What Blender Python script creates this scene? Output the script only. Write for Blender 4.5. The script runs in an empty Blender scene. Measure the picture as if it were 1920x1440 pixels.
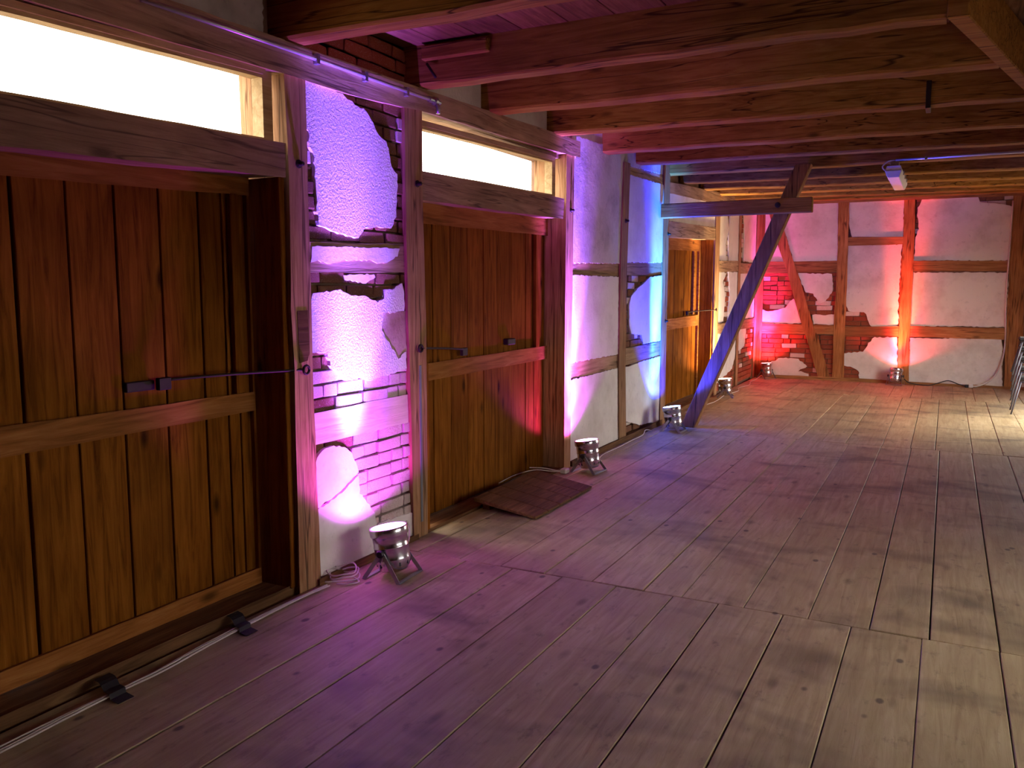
import bpy, bmesh, math, random
from mathutils import Vector, Matrix

random.seed(7)
scene = bpy.context.scene
col = scene.collection

# ------------------------------------------------------------------ camera
CAM = (2.9714, 0.0, 1.6)
YAW, PITCH = 27.520, 6.473
cam_d = bpy.data.cameras.new('camera')
cam_d.sensor_fit = 'HORIZONTAL'
cam_d.sensor_width = 36.0
cam_d.lens = 1560.0 / 1920.0 * 36.0
cam_d.clip_start = 0.02
cam = bpy.data.objects.new('camera', cam_d)
cam.location = CAM
cam.rotation_euler = (math.radians(90 - PITCH), 0, math.radians(YAW))
col.objects.link(cam)
scene.camera = cam

# ------------------------------------------------------------------ daylight and exposure
world = bpy.data.worlds.new('world')
scene.world = world
world.use_nodes = True
bg = world.node_tree.nodes['Background']
bg.inputs[0].default_value = (1.0, 0.93, 0.84, 1)
bg.inputs[1].default_value = 15.0
scene.view_settings.view_transform = 'Standard'
scene.view_settings.look = 'None'
scene.view_settings.gamma = 1.0
scene.view_settings.use_curve_mapping = False
scene.view_settings.exposure = -0.12

# ------------------------------------------------------------------ helpers
def link(o, parent=None):
    col.objects.link(o)
    if parent is not None:
        o.parent = parent
    return o

def mesh_obj(name, bm, mat, parent=None, smooth=False, kind=None):
    bmesh.ops.recalc_face_normals(bm, faces=bm.faces)
    me = bpy.data.meshes.new(name)
    bm.to_mesh(me); bm.free()
    if mat is not None:
        me.materials.append(mat)
    if smooth:
        for p in me.polygons:
            p.use_smooth = True
    o = link(bpy.data.objects.new(name, me), parent)
    if kind:
        o['kind'] = kind
    return o

def tag(o, label, cat, group=None):
    o['label'] = label; o['category'] = cat
    if group: o['group'] = group
    return o

def empty(name, loc, rz=0.0):
    o = bpy.data.objects.new(name, None)
    o.empty_display_size = 0.1
    o.location = loc; o.rotation_euler = (0, 0, rz)
    col.objects.link(o)
    return o

def bm_box(bm, a, b, bevel=0.0):
    x0, y0, z0 = a; x1, y1, z1 = b
    m = Matrix.Translation(((x0+x1)/2, (y0+y1)/2, (z0+z1)/2)) @ Matrix.Diagonal((abs(x1-x0), abs(y1-y0), abs(z1-z0), 1))
    r = bmesh.ops.create_cube(bm, size=1.0, matrix=m)
    if bevel > 0:
        es = set()
        for v in r['verts']:
            es.update(v.link_edges)
        bmesh.ops.bevel(bm, geom=list(es), offset=bevel, segments=1, affect='EDGES', profile=0.5)
    return r

def box(name, a, b, mat, parent=None, bevel=0.004, kind=None):
    bm = bmesh.new(); bm_box(bm, a, b, bevel)
    return mesh_obj(name, bm, mat, parent, kind=kind)

def hexa(name, pts, mat, parent=None, bevel=0.004, kind=None):
    """eight corners: bottom quad then top quad, same winding"""
    bm = bmesh.new()
    v = [bm.verts.new(p) for p in pts]
    for f in ((0,1,2,3),(4,5,6,7),(0,1,5,4),(1,2,6,5),(2,3,7,6),(3,0,4,7)):
        bm.faces.new([v[i] for i in f])
    if bevel > 0:
        bmesh.ops.bevel(bm, geom=list(bm.edges), offset=bevel, segments=1, affect='EDGES', profile=0.5)
    return mesh_obj(name, bm, mat, parent, kind=kind)

def resample(pts, step, amp, rng):
    out = []
    n = len(pts)
    for i in range(n):
        p, q = Vector(pts[i]), Vector(pts[(i+1) % n])
        L = (q-p).length
        k = max(1, int(L/step))
        nrm = Vector((-(q-p).y, (q-p).x)).normalized() if L > 1e-6 else Vector((0, 0))
        for j in range(k):
            t = j/k
            out.append(tuple(p.lerp(q, t) + nrm*rng.uniform(-amp, amp)))
    return out

def prism(name, pts, f0, f1, axis, mat, parent=None, bevel=0.0, kind=None):
    """outline (a, z) extruded from f0 (room face) to f1. axis 'x': a = y; axis 'y': a = x"""
    bm = bmesh.new()
    mk = (lambda a, z, f: (f, a, z)) if axis == 'x' else (lambda a, z, f: (a, f, z))
    fr = [bm.verts.new(mk(a, z, f0)) for a, z in pts]
    bk = [bm.verts.new(mk(a, z, f1)) for a, z in pts]
    n = len(pts)
    face = bm.faces.new(fr)
    bm.faces.new(bk)
    for i in range(n):
        j = (i+1) % n
        bm.faces.new((fr[i], fr[j], bk[j], bk[i]))
    bm.normal_update()
    if bevel > 0:
        bmesh.ops.bevel(bm, geom=list(face.edges), offset=bevel, segments=2, affect='EDGES', profile=0.5)
    bm.normal_update()
    bmesh.ops.triangulate(bm, faces=[f for f in bm.faces if len(f.verts) > 4], quad_method='BEAUTY', ngon_method='EAR_CLIP')
    return mesh_obj(name, bm, mat, parent, kind=kind)

def timber(name, pts, f0, f1, axis, mat, parent=None, rough=0.003, bevel=0.010, seed=0):
    rng = random.Random(seed)
    return prism(name, resample(pts, 0.16, rough, rng), f0, f1, axis, mat, parent, bevel)

def plaster(name, pts, f0, f1, axis, mat, parent=None, amp=0.007, step=0.022, seed=0):
    rng = random.Random(seed)
    return prism(name, resample(pts, step, amp, rng), f0, f1, axis, mat, parent, 0.0)

def inside(p, poly):
    x, y = p; c = False; n = len(poly)
    for i in range(n):
        x0, y0 = poly[i]; x1, y1 = poly[(i+1) % n]
        if (y0 > y) != (y1 > y) and x < (x1-x0)*(y-y0)/(y1-y0)+x0:
            c = not c
    return c

def catmull(pts, n=8):
    P = [Vector(p) for p in pts]
    out = []
    for i in range(len(P)-1):
        p0 = P[max(i-1, 0)]; p1 = P[i]; p2 = P[i+1]; p3 = P[min(i+2, len(P)-1)]
        for k in range(n):
            t = k/n
            out.append(0.5*((2*p1)+(-p0+p2)*t+(2*p0-5*p1+4*p2-p3)*t*t+(-p0+3*p1-3*p2+p3)*t**3))
    out.append(P[-1])
    return out

def bm_tube(bm, path, r, seg=8, closed_ends=True):
    path = [Vector(p) for p in path]
    rings = []
    t0 = (path[1]-path[0]).normalized()
    ref = Vector((0, 0, 1)) if abs(t0.z) < 0.9 else Vector((1, 0, 0))
    nrm = (ref - t0*ref.dot(t0)).normalized()
    for i, p in enumerate(path):
        if i == 0: t = (path[1]-path[0])
        elif i == len(path)-1: t = (path[-1]-path[-2])
        else: t = (path[i+1]-path[i-1])
        t.normalize()
        nrm = (nrm - t*nrm.dot(t)).normalized()
        b = t.cross(nrm)
        rings.append([bm.verts.new(p + (nrm*math.cos(2*math.pi*k/seg) + b*math.sin(2*math.pi*k/seg))*r) for k in range(seg)])
    for a, b_ in zip(rings, rings[1:]):
        for k in range(seg):
            bm.faces.new((a[k], a[(k+1) % seg], b_[(k+1) % seg], b_[k]))
    if closed_ends:
        bm.faces.new(list(reversed(rings[0]))); bm.faces.new(rings[-1])

def tube(name, path, r, mat, parent=None, seg=8, smooth=True):
    bm = bmesh.new(); bm_tube(bm, path, r, seg)
    return mesh_obj(name, bm, mat, parent, smooth)

def bm_lathe(bm, prof, seg=32, cap_start=False, cap_end=False):
    rings = []
    for r, z in prof:
        rings.append([bm.verts.new((r*math.cos(2*math.pi*k/seg), r*math.sin(2*math.pi*k/seg), z)) for k in range(seg)])
    for a, b in zip(rings, rings[1:]):
        for k in range(seg):
            bm.faces.new((a[k], a[(k+1) % seg], b[(k+1) % seg], b[k]))
    if cap_start: bm.faces.new(list(reversed(rings[0])))
    if cap_end: bm.faces.new(rings[-1])

# ------------------------------------------------------------------ materials
def new_mat(name):
    m = bpy.data.materials.new(name); m.use_nodes = True
    nt = m.node_tree
    return m, nt, nt.nodes['Principled BSDF']

def N(nt, t, **kw):
    n = nt.nodes.new(t)
    for k, v in kw.items():
        setattr(n, k, v)
    return n

def ramp(nt, fac, stops):
    r = N(nt, 'ShaderNodeValToRGB')
    els = r.color_ramp.elements
    els[0].position, els[0].color = stops[0][0], (*stops[0][1], 1)
    els[1].position, els[1].color = stops[-1][0], (*stops[-1][1], 1)
    for p, c in stops[1:-1]:
        e = els.new(p); e.color = (*c, 1)
    nt.links.new(fac, r.inputs[0])
    return r.outputs[0]

def mixc(nt, fac, a, b, mode='MIX'):
    m = N(nt, 'ShaderNodeMix', data_type='RGBA', blend_type=mode)
    for sock, v in ((m.inputs[0], fac), (m.inputs[6], a), (m.inputs[7], b)):
        if isinstance(v, (int, float)): sock.default_value = v
        elif isinstance(v, tuple): sock.default_value = (*v, 1)
        else: nt.links.new(v, sock)
    return m.outputs[2]

def math_n(nt, op, a, b=None, clamp=False):
    m = N(nt, 'ShaderNodeMath', operation=op, use_clamp=clamp)
    for i, v in enumerate((a, b)):
        if v is None: continue
        if isinstance(v, (int, float)): m.inputs[i].default_value = v
        else: nt.links.new(v, m.inputs[i])
    return m.outputs[0]

def coords(nt, scale, rand=True):
    tc = N(nt, 'ShaderNodeTexCoord')
    mp = N(nt, 'ShaderNodeMapping')
    mp.inputs['Scale'].default_value = scale
    if rand:
        oi = N(nt, 'ShaderNodeObjectInfo')
        cx = N(nt, 'ShaderNodeCombineXYZ')
        for i, k in enumerate((37.0, 53.0, 71.0)):
            nt.links.new(math_n(nt, 'MULTIPLY', oi.outputs['Random'], k), cx.inputs[i])
        ad = N(nt, 'ShaderNodeVectorMath', operation='ADD')
        nt.links.new(tc.outputs['Object'], ad.inputs[0]); nt.links.new(cx.outputs[0], ad.inputs[1])
        nt.links.new(ad.outputs[0], mp.inputs[0])
    else:
        nt.links.new(tc.outputs['Object'], mp.inputs[0])
    return mp.outputs[0]

def noise(nt, vec, scale, detail=6, rough=0.6, dist=0.0):
    n = N(nt, 'ShaderNodeTexNoise')
    n.inputs['Scale'].default_value = scale; n.inputs['Detail'].default_value = detail
    n.inputs['Roughness'].default_value = rough; n.inputs['Distortion'].default_value = dist
    nt.links.new(vec, n.inputs['Vector'])
    return n.outputs[0]

def voronoi(nt, vec, scale):
    n = N(nt, 'ShaderNodeTexVoronoi')
    n.inputs['Scale'].default_value = scale
    nt.links.new(vec, n.inputs['Vector'])
    return n.outputs['Distance']

def bump(nt, bsdf, h, strength, dist):
    b = N(nt, 'ShaderNodeBump')
    b.inputs['Strength'].default_value = strength; b.inputs['Distance'].default_value = dist
    nt.links.new(h, b.inputs['Height']); nt.links.new(b.outputs[0], bsdf.inputs['Normal'])

def wood(name, axis, dark, mid, light, rough=0.75, knots=0.6, vary=0.35, spots=None, cracks=0.0, spec=0.12):
    m, nt, bs = new_mat(name)
    sc = [13.0, 13.0, 13.0]; sc['xyz'.index(axis)] = 0.9
    kc = [5.0, 5.0, 5.0]; kc['xyz'.index(axis)] = 2.0
    v = coords(nt, sc)
    g = noise(nt, v, 2.2, 5, 0.65, 0.9)
    big = noise(nt, coords(nt, (1.3, 1.3, 1.3)), 1.6, 2, 0.6)
    c = ramp(nt, g, [(0.28, dark), (0.5, mid), (0.74, light)])
    c = mixc(nt, math_n(nt, 'MULTIPLY', math_n(nt, 'SUBTRACT', 0.62, big), 1.6, True), c, dark)
    kd = voronoi(nt, coords(nt, kc), 1.0)
    km = ramp(nt, kd, [(0.05, (1, 1, 1)), (0.15, (0, 0, 0))])
    dk = tuple(x*0.28 for x in dark)
    c = mixc(nt, math_n(nt, 'MULTIPLY', km, knots), c, dk)
    if cracks:
        ck = [9.0, 9.0, 9.0]; ck['xyz'.index(axis)] = 0.35
        cr = noise(nt, coords(nt, ck), 1.0, 3, 0.5, 0.3)
        line = math_n(nt, 'ABSOLUTE', math_n(nt, 'SUBTRACT', cr, 0.5))
        lm = ramp(nt, line, [(0.002, (1, 1, 1)), (0.012, (0, 0, 0))])
        c = mixc(nt, math_n(nt, 'MULTIPLY', lm, cracks), c, dk)
    oi = N(nt, 'ShaderNodeObjectInfo')
    br = math_n(nt, 'ADD', math_n(nt, 'MULTIPLY', oi.outputs['Random'], vary), 1.0 - vary/2)
    cb = N(nt, 'ShaderNodeCombineXYZ')
    for i in range(3): nt.links.new(br, cb.inputs[i])
    c = mixc(nt, 1.0, c, cb.outputs[0], 'MULTIPLY')
    if spots:
        c = spots(nt, c)
    nt.links.new(c, bs.inputs['Base Color'])
    bs.inputs['Roughness'].default_value = rough
    bs.inputs['Specular IOR Level'].default_value = spec
    bump(nt, bs, g, 0.5, 0.006)
    return m

def floor_stains(nt, c):
    """trodden-in dirt and dark blotches in the boards"""
    v = coords(nt, (0.8, 1.3, 1.0), rand=False)
    n1 = noise(nt, v, 1.3, 3, 0.6, 0.4)
    m1 = ramp(nt, n1, [(0.52, (0, 0, 0)), (0.68, (1, 1, 1))])
    c = mixc(nt, math_n(nt, 'MULTIPLY', m1, 0.6), c, (0.035, 0.022, 0.018))
    kd = voronoi(nt, coords(nt, (3.6, 2.3, 3.6), rand=False), 1.35)
    km = ramp(nt, kd, [(0.055, (1, 1, 1)), (0.095, (0, 0, 0))])
    c = mixc(nt, math_n(nt, 'MULTIPLY', km, 0.75), c, (0.045, 0.032, 0.03))
    n2 = noise(nt, coords(nt, (1.6, 0.8, 1.0), rand=False), 9.0, 4, 0.7)
    m2 = ramp(nt, n2, [(0.58, (0, 0, 0)), (0.72, (1, 1, 1))])
    c = mixc(nt, math_n(nt, 'MULTIPLY', m2, 0.45), c, (0.05, 0.036, 0.03))
    return c

W_POST = wood('weathered post timber', 'z', (0.19, 0.092, 0.042), (0.40, 0.215, 0.105), (0.54, 0.33, 0.18), cracks=0.8)
W_RAIL = wood('weathered rail timber', 'y', (0.20, 0.115, 0.062), (0.40, 0.255, 0.145), (0.54, 0.37, 0.22), cracks=0.7)
W_POSTE = wood('end wall post timber', 'z', (0.18, 0.070, 0.022), (0.40, 0.175, 0.058), (0.54, 0.27, 0.105), cracks=0.8)
W_PALE = wood('limewashed rail timber', 'y', (0.42, 0.33, 0.26), (0.58, 0.49, 0.41), (0.70, 0.61, 0.53), knots=0.3)
W_RAILX = wood('end wall rail timber', 'x', (0.18, 0.075, 0.028), (0.37, 0.17, 0.062), (0.50, 0.26, 0.11), cracks=0.7)
W_DOOR = wood('brown door boards', 'z', (0.085, 0.023, 0.002), (0.225, 0.074, 0.008), (0.32, 0.12, 0.016), spec=0.03, knots=0.85, vary=0.3)
W_DOORRAIL = wood('door ledge board', 'y', (0.16, 0.055, 0.012), (0.34, 0.125, 0.030), (0.46, 0.20, 0.06), spec=0.05, knots=0.8)
W_BEAM = wood('ceiling beam timber', 'x', (0.15, 0.058, 0.010), (0.31, 0.14, 0.028), (0.42, 0.22, 0.058), cracks=0.9, knots=0.7)
W_CEIL = wood('ceiling boards', 'y', (0.09, 0.036, 0.016), (0.19, 0.085, 0.038), (0.28, 0.14, 0.07))
W_SILL = wood('dark sill timber', 'y', (0.06, 0.028, 0.012), (0.15, 0.07, 0.03), (0.26, 0.14, 0.06))
W_FLOOR = wood('worn floor boards', 'y', (0.30, 0.215, 0.115), (0.41, 0.32, 0.175), (0.50, 0.405, 0.245), rough=0.58, spec=0.3, knots=0.55, vary=0.2, spots=floor_stains)
W_STRUT = wood('strut timber', 'z', (0.13, 0.055, 0.02), (0.26, 0.12, 0.05), (0.38, 0.20, 0.09), cracks=0.9)
W_FRAME = wood('pale window frame', 'y', (0.32, 0.21, 0.10), (0.50, 0.36, 0.19), (0.62, 0.48, 0.28))

def plaster_mat(name, base, stain, rough_h=0.35, scale=55.0, stain_amt=0.5, dist=0.006):
    m, nt, bs = new_mat(name)
    v = coords(nt, (1, 1, 1))
    n1 = noise(nt, v, 2.4, 4, 0.65)
    c = mixc(nt, math_n(nt, 'MULTIPLY', ramp(nt, n1, [(0.45, (0, 0, 0)), (0.72, (1, 1, 1))]), stain_amt), base, stain)
    n2 = noise(nt, v, 14.0, 3, 0.7)
    c = mixc(nt, math_n(nt, 'MULTIPLY', ramp(nt, n2, [(0.60, (0, 0, 0)), (0.72, (1, 1, 1))]), 0.35*stain_amt), c, tuple(x*0.4 for x in stain))
    nt.links.new(c, bs.inputs['Base Color'])
    bs.inputs['Roughness'].default_value = 0.95
    bs.inputs['Specular IOR Level'].default_value = 0.1
    n3 = noise(nt, v, scale, 3, 0.7)
    bump(nt, bs, n3, rough_h, dist)
    return m

P_ROUGH = plaster_mat('roughcast white plaster', (0.80, 0.76, 0.72), (0.60, 0.52, 0.47), 0.8, 70.0, 0.35, 0.010)
P_SMOOTH = plaster_mat('limewashed plaster', (0.78, 0.73, 0.68), (0.50, 0.43, 0.37), 0.35, 45.0, 0.55)
P_GREY = plaster_mat('grey cement plaster', (0.58, 0.55, 0.51), (0.30, 0.27, 0.24), 0.4, 30.0, 0.85)
P_END = plaster_mat('end wall limewash', (0.76, 0.70, 0.64), (0.46, 0.38, 0.32), 0.35, 40.0, 0.6)
P_BROKEN = plaster_mat('broken mortar', (0.52, 0.36, 0.30), (0.28, 0.15, 0.10), 0.4, 40.0, 0.9, 0.01)
MORTAR = plaster_mat('crumbling mortar', (0.26, 0.16, 0.11), (0.13, 0.07, 0.045), 0.4, 40.0, 0.6, 0.008)

def brick_mat(name, a, b, wash, wash_amt):
    m, nt, bs = new_mat(name)
    v = coords(nt, (1, 1, 1))
    oi = N(nt, 'ShaderNodeObjectInfo')
    c = mixc(nt, oi.outputs['Random'], a, b)
    n = noise(nt, v, 22.0, 3, 0.7)
    c = mixc(nt, math_n(nt, 'MULTIPLY', ramp(nt, n, [(0.62-wash_amt*0.4, (0, 0, 0)), (0.74-wash_amt*0.4, (1, 1, 1))]), 0.85), c, wash)
    nt.links.new(c, bs.inputs['Base Color'])
    bs.inputs['Roughness'].default_value = 0.95
    bs.inputs['Specular IOR Level'].default_value = 0.1
    bump(nt, bs, noise(nt, v, 60.0, 3, 0.7), 0.7, 0.008)
    return m

B_RED = brick_mat('red brick', (0.42, 0.10, 0.045), (0.28, 0.065, 0.035), (0.55, 0.42, 0.34), 0.1)
B_BROWN = brick_mat('brown brick', (0.26, 0.115, 0.06), (0.17, 0.075, 0.04), (0.50, 0.40, 0.33), 0.12)
B_WASH = brick_mat('limewashed brick', (0.52, 0.30, 0.24), (0.62, 0.42, 0.34), (0.78, 0.70, 0.64), 0.6)

def plain(name, color, rough=0.5, metal=0.0, spec=0.5):
    m, nt, bs = new_mat(name)
    v = coords(nt, (1, 1, 1))
    n = noise(nt, v, 25.0, 2, 0.6)
    c = mixc(nt, math_n(nt, 'MULTIPLY', n, 0.35), color, tuple(x*0.55 for x in color))
    nt.links.new(c, bs.inputs['Base Color'])
    r = math_n(nt, 'ADD', math_n(nt, 'MULTIPLY', n, 0.2), rough-0.1)
    nt.links.new(r, bs.inputs['Roughness'])
    bs.inputs['Metallic'].default_value = metal
    bs.inputs['Specular IOR Level'].default_value = spec
    return m

def chrome():
    m, nt, bs = new_mat('polished aluminium')
    n = noise(nt, coords(nt, (6, 6, 60)), 3.0, 3, 0.5)
    nt.links.new(ramp(nt, n, [(0.3, (0.60, 0.60, 0.63)), (0.7, (0.70, 0.70, 0.74))]), bs.inputs['Base Color'])
    bs.inputs['Metallic'].default_value = 1.0
    bs.inputs['Roughness'].default_value = 0.24
    return m
CHROME = chrome()
STEEL = plain('dull steel', (0.42, 0.42, 0.45), 0.4, 1.0)
IRON = plain('rusty black iron', (0.035, 0.022, 0.018), 0.6, 0.6)
RUBBER = plain('black plastic', (0.015, 0.015, 0.017), 0.5)
CABLE = plain('white cable sheath', (0.66, 0.58, 0.53), 0.5)
GALV = plain('galvanised pipe', (0.68, 0.68, 0.72), 0.35, 0.8)
TAPE = plain('black cloth tape', (0.012, 0.011, 0.012), 0.7)
PVC = plain('white lamp plastic', (0.72, 0.68, 0.66), 0.4)
DARKBACK = plain('dark backing', (0.03, 0.017, 0.010), 0.9)  # near-black backing, makes the gaps between boards dark
GRASS = plain('ground outside', (0.30, 0.27, 0.22), 0.95)
GREYPAINT = plain('grey painted strip', (0.13, 0.13, 0.15), 0.5)
CHAIRLEG = plain('grey painted tube', (0.10, 0.10, 0.125), 0.4, 0.3)
FOAM = plain('black seat padding', (0.012, 0.012, 0.014), 0.6)
ROOF = plain('dark loft boards', (0.05, 0.03, 0.02), 0.9)

def glass_mat():
    m, nt, bs = new_mat('window pane')
    tr = N(nt, 'ShaderNodeBsdfTransparent'); gl = N(nt, 'ShaderNodeBsdfGlossy')
    tr.inputs[0].default_value = (0.96, 0.97, 0.98, 1); gl.inputs['Roughness'].default_value = 0.05
    mx = N(nt, 'ShaderNodeMixShader'); mx.inputs[0].default_value = 0.04
    nt.links.new(tr.outputs[0], mx.inputs[1]); nt.links.new(gl.outputs[0], mx.inputs[2])
    nt.links.new(mx.outputs[0], nt.nodes['Material Output'].inputs[0])
    return m
GLASS = glass_mat()

def glow(name, color, strength):
    m, nt, bs = new_mat(name)
    bs.inputs['Base Color'].default_value = (0.8, 0.8, 0.8, 1)
    bs.inputs['Emission Color'].default_value = (*color, 1)
    bs.inputs['Emission Strength'].default_value = strength
    return m

# ------------------------------------------------------------------ measured outlines (metres)
# left wall outlines are (y, z) on the wall face, end wall outlines are (x, z)
POSTS_LEFT = [
    [(3.256, 2.682), (3.391, 2.686), (3.39, 1.774), (3.391, 0.989), (3.411, -0.006), (3.262, -0.008), (3.269, 1.198), (3.258, 1.5), (3.272, 2.168)],
    [(4.29, 2.712), (4.457, 2.728), (4.458, 2.011), (4.48, 1.338), (4.47, -0.018), (4.334, -0.016), (4.314, 0.909), (4.297, 1.412), (4.29, 2.064)],
    [(6.703, 2.773), (6.853, 2.781), (6.831, 1.52), (6.809, 0.855), (6.814, -0.021), (6.695, -0.022), (6.691, 0.866), (6.698, 1.798)],
    [(8.151, 2.874), (8.311, 2.879), (8.262, 1.836), (8.26, 0.782), (8.315, -0.068), (8.119, -0.058), (8.083, 0.797), (8.087, 1.832)],
    [(9.5, 3.081), (9.706, 3.096), (9.688, 1.87), (9.677, 1.112), (9.677, -0.128), (9.508, -0.121), (9.509, 1.119), (9.513, 1.989)],
]
RAILS_LEFT = [
    [(3.388, 1.837), (4.297, 1.867), (4.293, 1.714), (3.386, 1.697)],
    [(3.384, 0.93), (4.297, 0.934), (4.305, 0.774), (3.395, 0.778)],
    [(6.825, 1.853), (8.1, 1.881), (8.091, 1.746), (6.815, 1.736)],
    [(8.259, 1.896), (9.537, 1.935), (9.526, 1.786), (8.249, 1.759)],
    [(6.795, 0.943), (8.093, 0.934), (8.099, 0.801), (6.798, 0.808)],
    [(8.252, 0.973), (9.539, 0.98), (9.549, 0.827), (8.259, 0.816)],
    [(8.105, 2.873), (9.51, 2.932), (9.539, 2.803), (8.141, 2.757)],
]
PLASTER_A = [
    [(3.399, 2.669), (3.559, 2.665), (3.693, 2.66), (3.822, 2.622), (3.929, 2.604), (3.992, 2.553), (4.039, 2.49), (4.112, 2.465), (4.141, 2.404), (4.158, 2.326), (4.215, 2.289), (4.219, 2.223), (4.21, 2.125), (4.201, 2.035), (4.148, 1.971), (4.035, 1.964), (3.903, 1.952), (3.831, 1.888), (3.666, 1.909), (3.496, 1.939), (3.485, 2.033), (3.476, 2.194), (3.471, 2.31), (3.438, 2.337), (3.436, 2.413), (3.39, 2.452)],
    [(3.436, 1.581), (3.501, 1.585), (3.661, 1.597), (3.751, 1.572), (3.886, 1.558), (3.998, 1.527), (4.064, 1.548), (4.073, 1.596), (4.148, 1.601), (4.257, 1.641), (4.275, 1.573), (4.269, 1.464), (4.054, 1.461), (4.036, 1.356), (4.123, 1.262), (4.198, 1.18), (4.279, 1.216), (4.289, 1.113), (4.073, 1.086), (3.927, 1.074), (3.815, 1.093), (3.695, 1.088), (3.645, 1.15), (3.576, 1.165), (3.537, 1.257), (3.412, 1.265), (3.409, 1.344), (3.397, 1.485)],
    [(3.434, 0.703), (3.478, 0.727), (3.574, 0.738), (3.687, 0.71), (3.729, 0.669), (3.772, 0.604), (3.789, 0.548), (3.606, 0.466), (3.423, 0.419), (3.42, 0.5), (3.422, 0.639)],
    [(3.423, 0.409), (3.609, 0.454), (3.789, 0.528), (3.796, 0.425), (3.864, 0.352), (3.929, 0.272), (3.953, 0.191), (4.072, 0.194), (4.35, 0.177), (4.34, -0.011), (3.416, 0.008)],
]
SMEARS = [
    [(3.446, 1.828), (4.24, 1.849), (4.216, 1.803), (4.106, 1.761), (3.99, 1.755), (3.959, 1.769), (3.716, 1.762), (3.588, 1.738), (3.493, 1.752), (3.434, 1.742)],
    [(3.713, 1.68), (3.988, 1.69), (3.998, 1.671), (3.905, 1.634), (3.816, 1.645), (3.722, 1.656)],
]
PLASTER_B = [
    [(6.85, 2.944), (8.178, 2.983), (8.117, 1.865), (6.837, 1.834)],
    [(8.299, 2.776), (9.581, 2.801), (9.538, 1.916), (8.292, 1.881)],
    [(6.851, 1.727), (8.06, 1.729), (8.077, 0.941), (6.807, 0.942)],
    [(8.678, 1.617), (9.074, 1.737), (9.528, 1.768), (9.537, 1.005), (8.873, 0.999), (8.813, 1.103), (8.477, 1.13), (8.405, 1.224), (8.395, 1.449), (8.458, 1.533)],
    [(6.798, 0.789), (8.083, 0.797), (8.116, 0.011), (6.813, 0.019)],
    [(8.26, 0.782), (8.939, 0.81), (9.508, 0.817), (9.521, -0.001), (9.212, 0.069), (8.794, 0.098), (8.302, 0.21)],
]
POSTS_END = [
    [(1.216, 3.319), (1.371, 3.311), (1.4, 1.812), (1.396, 0.886), (1.415, 0.024), (1.239, 0.015), (1.231, 1.07), (1.245, 1.997)],
    [(2.253, 3.263), (2.397, 3.255), (2.419, 2.159), (2.422, 1.448), (2.424, 0.729), (2.452, -0.015), (2.296, -0.024), (2.268, 0.725), (2.266, 1.627), (2.265, 2.339)],
    [(3.815, 3.22), (3.982, 3.211), (4.01, 2.13), (4.058, 0.947), (4.087, -0.041), (3.865, -0.054), (3.845, 0.942), (3.828, 2.133)],
]
BRACE_END = [(-0.017, 3.198), (0.114, 3.192), (0.308, 2.65), (0.492, 2.101), (0.593, 1.836), (0.726, 1.421), (0.86, 0.997), (0.94, 0.791), (1.193, 0.032), (1.015, 0.023), (0.779, 0.739), (0.698, 0.975), (0.554, 1.42), (0.408, 1.894), (0.356, 2.055), (0.182, 2.55)]
RAILS_END = [
    [(-0.245, 2.093), (1.241, 2.089), (1.24, 1.914), (-0.239, 1.9)],
    [(-0.171, 0.978), (1.244, 0.967), (1.241, 0.827), (-0.166, 0.812)],
    [(1.372, 2.489), (2.275, 2.472), (2.272, 2.366), (1.377, 2.361)],
    [(1.384, 0.951), (2.281, 0.97), (2.289, 0.816), (1.391, 0.793)],
    [(2.415, 2.071), (3.833, 2.049), (3.834, 1.905), (2.415, 1.911)],
    [(2.404, 0.981), (3.851, 0.968), (3.86, 0.805), (2.403, 0.819)],
]
PLASTER_END = [
    [(-0.23, 3.398), (0.014, 3.385), (0.181, 2.579), (0.346, 2.093), (-0.188, 2.101)],
    [(0.079, 3.381), (1.207, 3.32), (1.241, 2.089), (0.502, 2.091), (0.317, 2.65)],
    [(-0.114, 1.252), (0.125, 1.201), (0.381, 1.284), (0.528, 1.444), (0.581, 1.392), (0.672, 0.997), (-0.118, 0.969)],
    [(0.588, 1.89), (1.159, 1.872), (1.183, 1.576), (1.056, 1.395), (0.959, 1.342), (0.852, 1.524), (0.726, 1.55), (0.645, 1.707)],
    [(0.854, 1.158), (1.066, 1.148), (1.224, 1.163), (1.225, 0.981), (0.873, 0.988)],
    [(0.0, 0.197), (0.335, 0.374), (0.645, 0.359), (0.802, 0.232), (0.653, 0.145), (0.832, 0.1), (0.834, 0.046), (0.008, -0.035)],
    [(1.379, 3.115), (2.242, 3.116), (2.247, 2.469), (1.46, 2.491), (1.379, 2.783)],
    [(1.37, 2.363), (2.239, 2.356), (2.239, 1.816), (2.232, 1.415), (2.249, 0.959), (1.854, 0.951), (1.792, 1.002), (1.754, 1.134), (1.701, 1.212), (1.431, 1.232), (1.375, 1.586)],
    [(1.888, 0.784), (2.248, 0.794), (2.27, 0.065), (1.676, 0.035), (1.655, 0.199), (1.472, 0.266), (1.402, 0.278), (1.393, 0.487), (1.71, 0.528), (1.798, 0.679)],
    [(2.444, 2.911), (2.531, 3.212), (3.272, 3.2), (3.355, 3.007), (3.619, 2.967), (3.809, 2.905), (3.824, 2.061), (2.966, 2.075), (2.434, 2.083), (2.441, 2.463), (2.485, 2.602)],
    [(2.431, 1.885), (3.823, 1.872), (3.826, 1.0), (2.846, 0.994), (2.539, 0.988), (2.423, 0.986), (2.414, 1.701)],
    [(2.433, 0.784), (3.79, 0.807), (3.834, 0.032), (2.458, 0.002), (2.439, 0.117)],
]

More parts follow.
